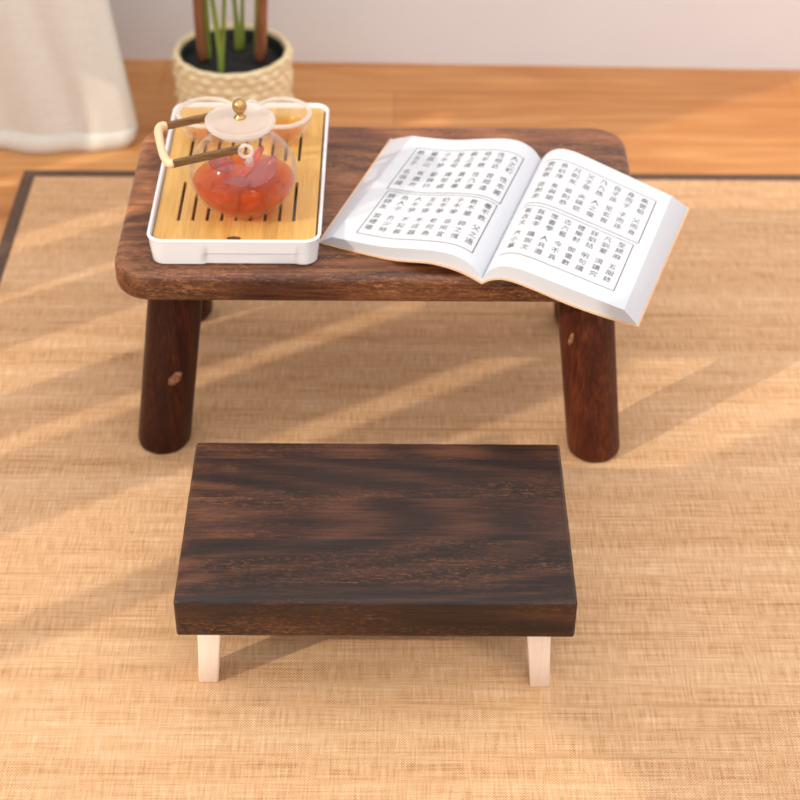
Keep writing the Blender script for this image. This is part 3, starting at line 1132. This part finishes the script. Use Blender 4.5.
for sd_ in ('L', 'R'):
    b = bmesh.new()
    for blk in ('up', 'low'):
        s_in, s_out, t0, t1 = BLOCKBOX[(sd_, blk)]

        def pos(a, v):  # a: 0 left edge .. 1 right edge of the block, v: 0 bottom .. 1 top
            s = s_in + (s_out - s_in) * (a if sd_ == 'R' else 1 - a)
            return page_top(sd_, s, t0 + (t1 - t0) * v, LIFT)
        # frame rules
        rules = [((0, 0), (1, 0), .0060), ((0, 1), (1, 1), .0050)]
        rules += [((1, 0), (1, 1), .0075)] if sd_ == 'R' else [((0, 0), (0, 1), .0065), ((1, 0), (1, 1), .0075)]
        for (a0, v0), (a1, v1), wd in rules:
            n = 24
            pr = None
            for k in range(n + 1):
                a, v = a0 + (a1 - a0) * k / n, v0 + (v1 - v0) * k / n
                if a0 == a1:
                    p, q = pos(a - wd * 0.5, v), pos(a + wd * 0.5, v)
                else:
                    p, q = pos(a, v - wd * 0.8), pos(a, v + wd * 0.8)
                cu = (b.verts.new(p), b.verts.new(q))
                if pr:
                    b.faces.new((pr[0], cu[0], cu[1], pr[1]))
                pr = cu
        cols_ = TEXT[(sd_, blk)]
        nc = len(cols_)
        for ci, ph in enumerate(cols_):
            ac = 1 - (ci + 0.5) / nc            # right-most column first
            if sd_ == 'R':
                ac = ac * 0.97 + 0.005
            for r_, ch in enumerate(ph):
                vc = (0.900 - 0.128 * r_) if r_ < 3 else (0.430 - 0.135 * (r_ - 3))
                vs_, fs_ = glyph(ch)
                sa, sv = 0.070, 0.112
                nv_ = [b.verts.new(pos(ac + (x - 0.5) * sa, vc + (y - 0.38) * sv)) for x, y, _ in vs_]
                for f in fs_:
                    try:
                        b.faces.new([nv_[i] for i in f])
                    except ValueError:
                        pass
    for f in b.faces:
        f.normal_update()
    for f in b.faces:
        if f.normal.z < 0:
            f.normal_flip()
    me = bpy.data.meshes.new('printed_text')
    b.to_mesh(me)
    b.free()
    me.materials.append(M['paper_ink'])
    o = bpy.data.objects.new('printed_text', me)
    COL.objects.link(o)
    o.parent = blocks[sd_]
    o['label'] = 'black printed Chinese characters in ruled boxes'
bpy.data.objects.remove(fo)

# ------------------------------------------------------------------ potted plant
QX, QY = -0.2262, 2.177
RT = 0.134
plant = thing('potted_plant', 'bumpy cream plant pot with brown and green stems on the floor behind the tray', 'plant', (QX, QY, FZ))
b = bmesh.new()
n = 168
RP = 0.0800


def bump_r(a, z):
    row = z / 0.0125
    ph = (int(row) % 2) * math.pi
    fz = math.sin(math.pi * (row % 1.0))
    return 0.0064 * max(0, fz) ** 0.8 * (0.12 + 0.88 * (0.5 + 0.5 * math.cos(24 * a + ph + 0.5 * math.sin(3 * a + row)))) * (0.75 + 0.25 * math.sin(5 * a + 2.1 * int(row)))


lps = [ring(0, 0, 0.0001, 0.001, n), ring(0, 0, RP - 0.006, 0.0, n)]
nzp = 66
for k in range(nzp + 1):
    z = 0.003 + (RT - 0.007) * k / nzp
    r0 = RP - 0.004 * (1 - k / nzp)
    lps.append([Vector(((r0 + bump_r(2 * math.pi * i / n, z)) * math.cos(2 * math.pi * i / n),
                        (r0 + bump_r(2 * math.pi * i / n, z)) * math.sin(2 * math.pi * i / n), z)) for i in range(n)])
for r, z in ((RP + 0.001, RT - 0.002), (RP - 0.001, RT), (RP - 0.0045, RT), (RP - 0.0065, RT - 0.003), (RP - 0.008, 0.012), (0.0001, 0.010)):
    lps.append([Vector(((r + (0.0007 * math.sin(14 * 2 * math.pi * i / n) if r > 0.07 else 0)) * math.cos(2 * math.pi * i / n),
                        (r + (0.0007 * math.sin(14 * 2 * math.pi * i / n) if r > 0.07 else 0)) * math.sin(2 * math.pi * i / n), z)) for i in range(n)])
loft(b, lps)
smooth_shade(link('pot', b, M['ceramic'], plant), 70)
b = bmesh.new()
lathe(b, [(0.058, 0.014), (0.0705, RT - 0.010), (0.0722, RT - 0.007), (0.0715, RT - 0.006), (0.0690, RT - 0.010), (0.056, 0.017)], 64, cap0=True, cap1=True)
smooth_shade(link('inner_pot', b, M['dark_plastic'], plant), 40)['label'] = 'black plastic inner pot'
b = bmesh.new()
SZ = RT - 0.022
for lp_i in range(1):
    rws = []
    for k in range(13):
        r = 0.0680 * k / 12
        rws.append([b.verts.new((r * math.cos(2 * math.pi * i / 48), r * math.sin(2 * math.pi * i / 48),
                                 SZ + 0.003 * noise.noise(Vector((r * 60 * math.cos(2 * math.pi * i / 48), r * 60 * math.sin(2 * math.pi * i / 48), 2))))) for i in range(48)] if k else [b.verts.new((0, 0, SZ))])
    for i in range(48):
        b.faces.new((rws[0][0], rws[1][i], rws[1][(i + 1) % 48]))
        for k in range(1, 12):
            b.faces.new((rws[k][i], rws[k + 1][i], rws[k + 1][(i + 1) % 48], rws[k][(i + 1) % 48]))
so_ = link('soil', b, M['soil'], plant, smooth=True)
so_.modifiers.new('thick', 'SOLIDIFY').thickness = 0.004
so_['kind'] = 'stuff'

stems = [  # base x,y then path, radius, material
    ([(-0.042, 0.000, SZ - 0.004), (-0.0425, 0.0, 0.150), (-0.0435, 0.001, 0.20), (-0.047, 0.004, 0.42)], [0.0085, 0.0078, 0.0070, 0.0045], 'brown_stem'),
    ([(-0.0345, 0.004, SZ - 0.004), (-0.0345, 0.006, 0.150), (-0.034, 0.008, 0.20), (-0.030, 0.02, 0.40)], [0.0060, 0.0050, 0.0045, 0.003], 'green_stem'),
    ([(0.038, 0.000, SZ - 0.004), (0.0415, 0.0, 0.150), (0.0455, 0.0, 0.20), (0.064, -0.004, 0.42)], [0.0105, 0.0082, 0.0068, 0.004], 'brown_stem'),
    ([(0.032, 0.010, SZ - 0.004), (0.0350, 0.012, 0.150), (0.0375, 0.014, 0.20), (0.042, 0.03, 0.40)], [0.0050, 0.0045, 0.004, 0.003], 'green_stem'),
    ([(-0.0135, -0.040, SZ - 0.004), (-0.0125, -0.036, 0.130), (-0.0125, -0.034, 0.142), (-0.018, -0.030, 0.20), (-0.034, -0.02, 0.40)], [0.0050, 0.0052, 0.0046, 0.0034, 0.002], 'green_stem'),
    ([(-0.0125, -0.036, 0.128), (-0.0095, -0.034, 0.145), (-0.005, -0.030, 0.20), (0.012, -0.02, 0.42)], [0.0030, 0.0034, 0.0030, 0.002], 'green_stem'),
    ([(0.006, 0.040, SZ - 0.004), (0.006, 0.040, 0.124), (0.0045, 0.040, 0.135), (0.0025, 0.041, 0.20), (-0.006, 0.045, 0.40)], [0.0070, 0.0068, 0.0040, 0.0028, 0.002], 'green_stem'),
    ([(0.007, 0.041, SZ - 0.004), (0.009, 0.041, 0.124), (0.0115, 0.041, 0.137), (0.015, 0.042, 0.20), (0.026, 0.05, 0.40)], [0.0060, 0.0055, 0.0034, 0.0026, 0.002], 'green_stem'),
]
for path, rad, mt in stems:
    b = bmesh.new()
    tube(b, path, rad, 12)
    st_ = link('stem', b, M[mt], plant, smooth=True)
    s2 = st_.modifiers.new('sub', 'SUBSURF')
    s2.levels = s2.render_levels = 1
    st_['label'] = 'thick brown stem' if mt == 'brown_stem' else 'slender green stem'
    # narrow leaf at the tip, above the picture
    tip, prev = Vector(path[-1]), Vector(path[-2])
    d = (tip - prev).normalized()
    side_ = d.cross(Vector((0, 1, 0.2))).normalized()
    b = bmesh.new()
    prv = None
    for k in range(13):
        q = k / 12
        c = tip + d * (0.20 * q) + Vector((d.x, d.y, -0.25)) * (0.10 * q * q)
        wdt = 0.022 * math.sin(math.pi * min(1, 0.06 + 0.94 * q)) ** 0.8 + 0.0004
        cu = [b.verts.new(c - side_ * wdt), b.verts.new(c - Vector((0, 0, 0.004))), b.verts.new(c + side_ * wdt)]
        if prv:
            b.faces.new((prv[0], prv[1], cu[1], cu[0]))
            b.faces.new((prv[1], prv[2], cu[2], cu[1]))
        prv = cu
    l_ = link('leaf', b, M['leaf'], plant, smooth=True)
    l_.modifiers.new('thick', 'SOLIDIFY').thickness = 0.0008
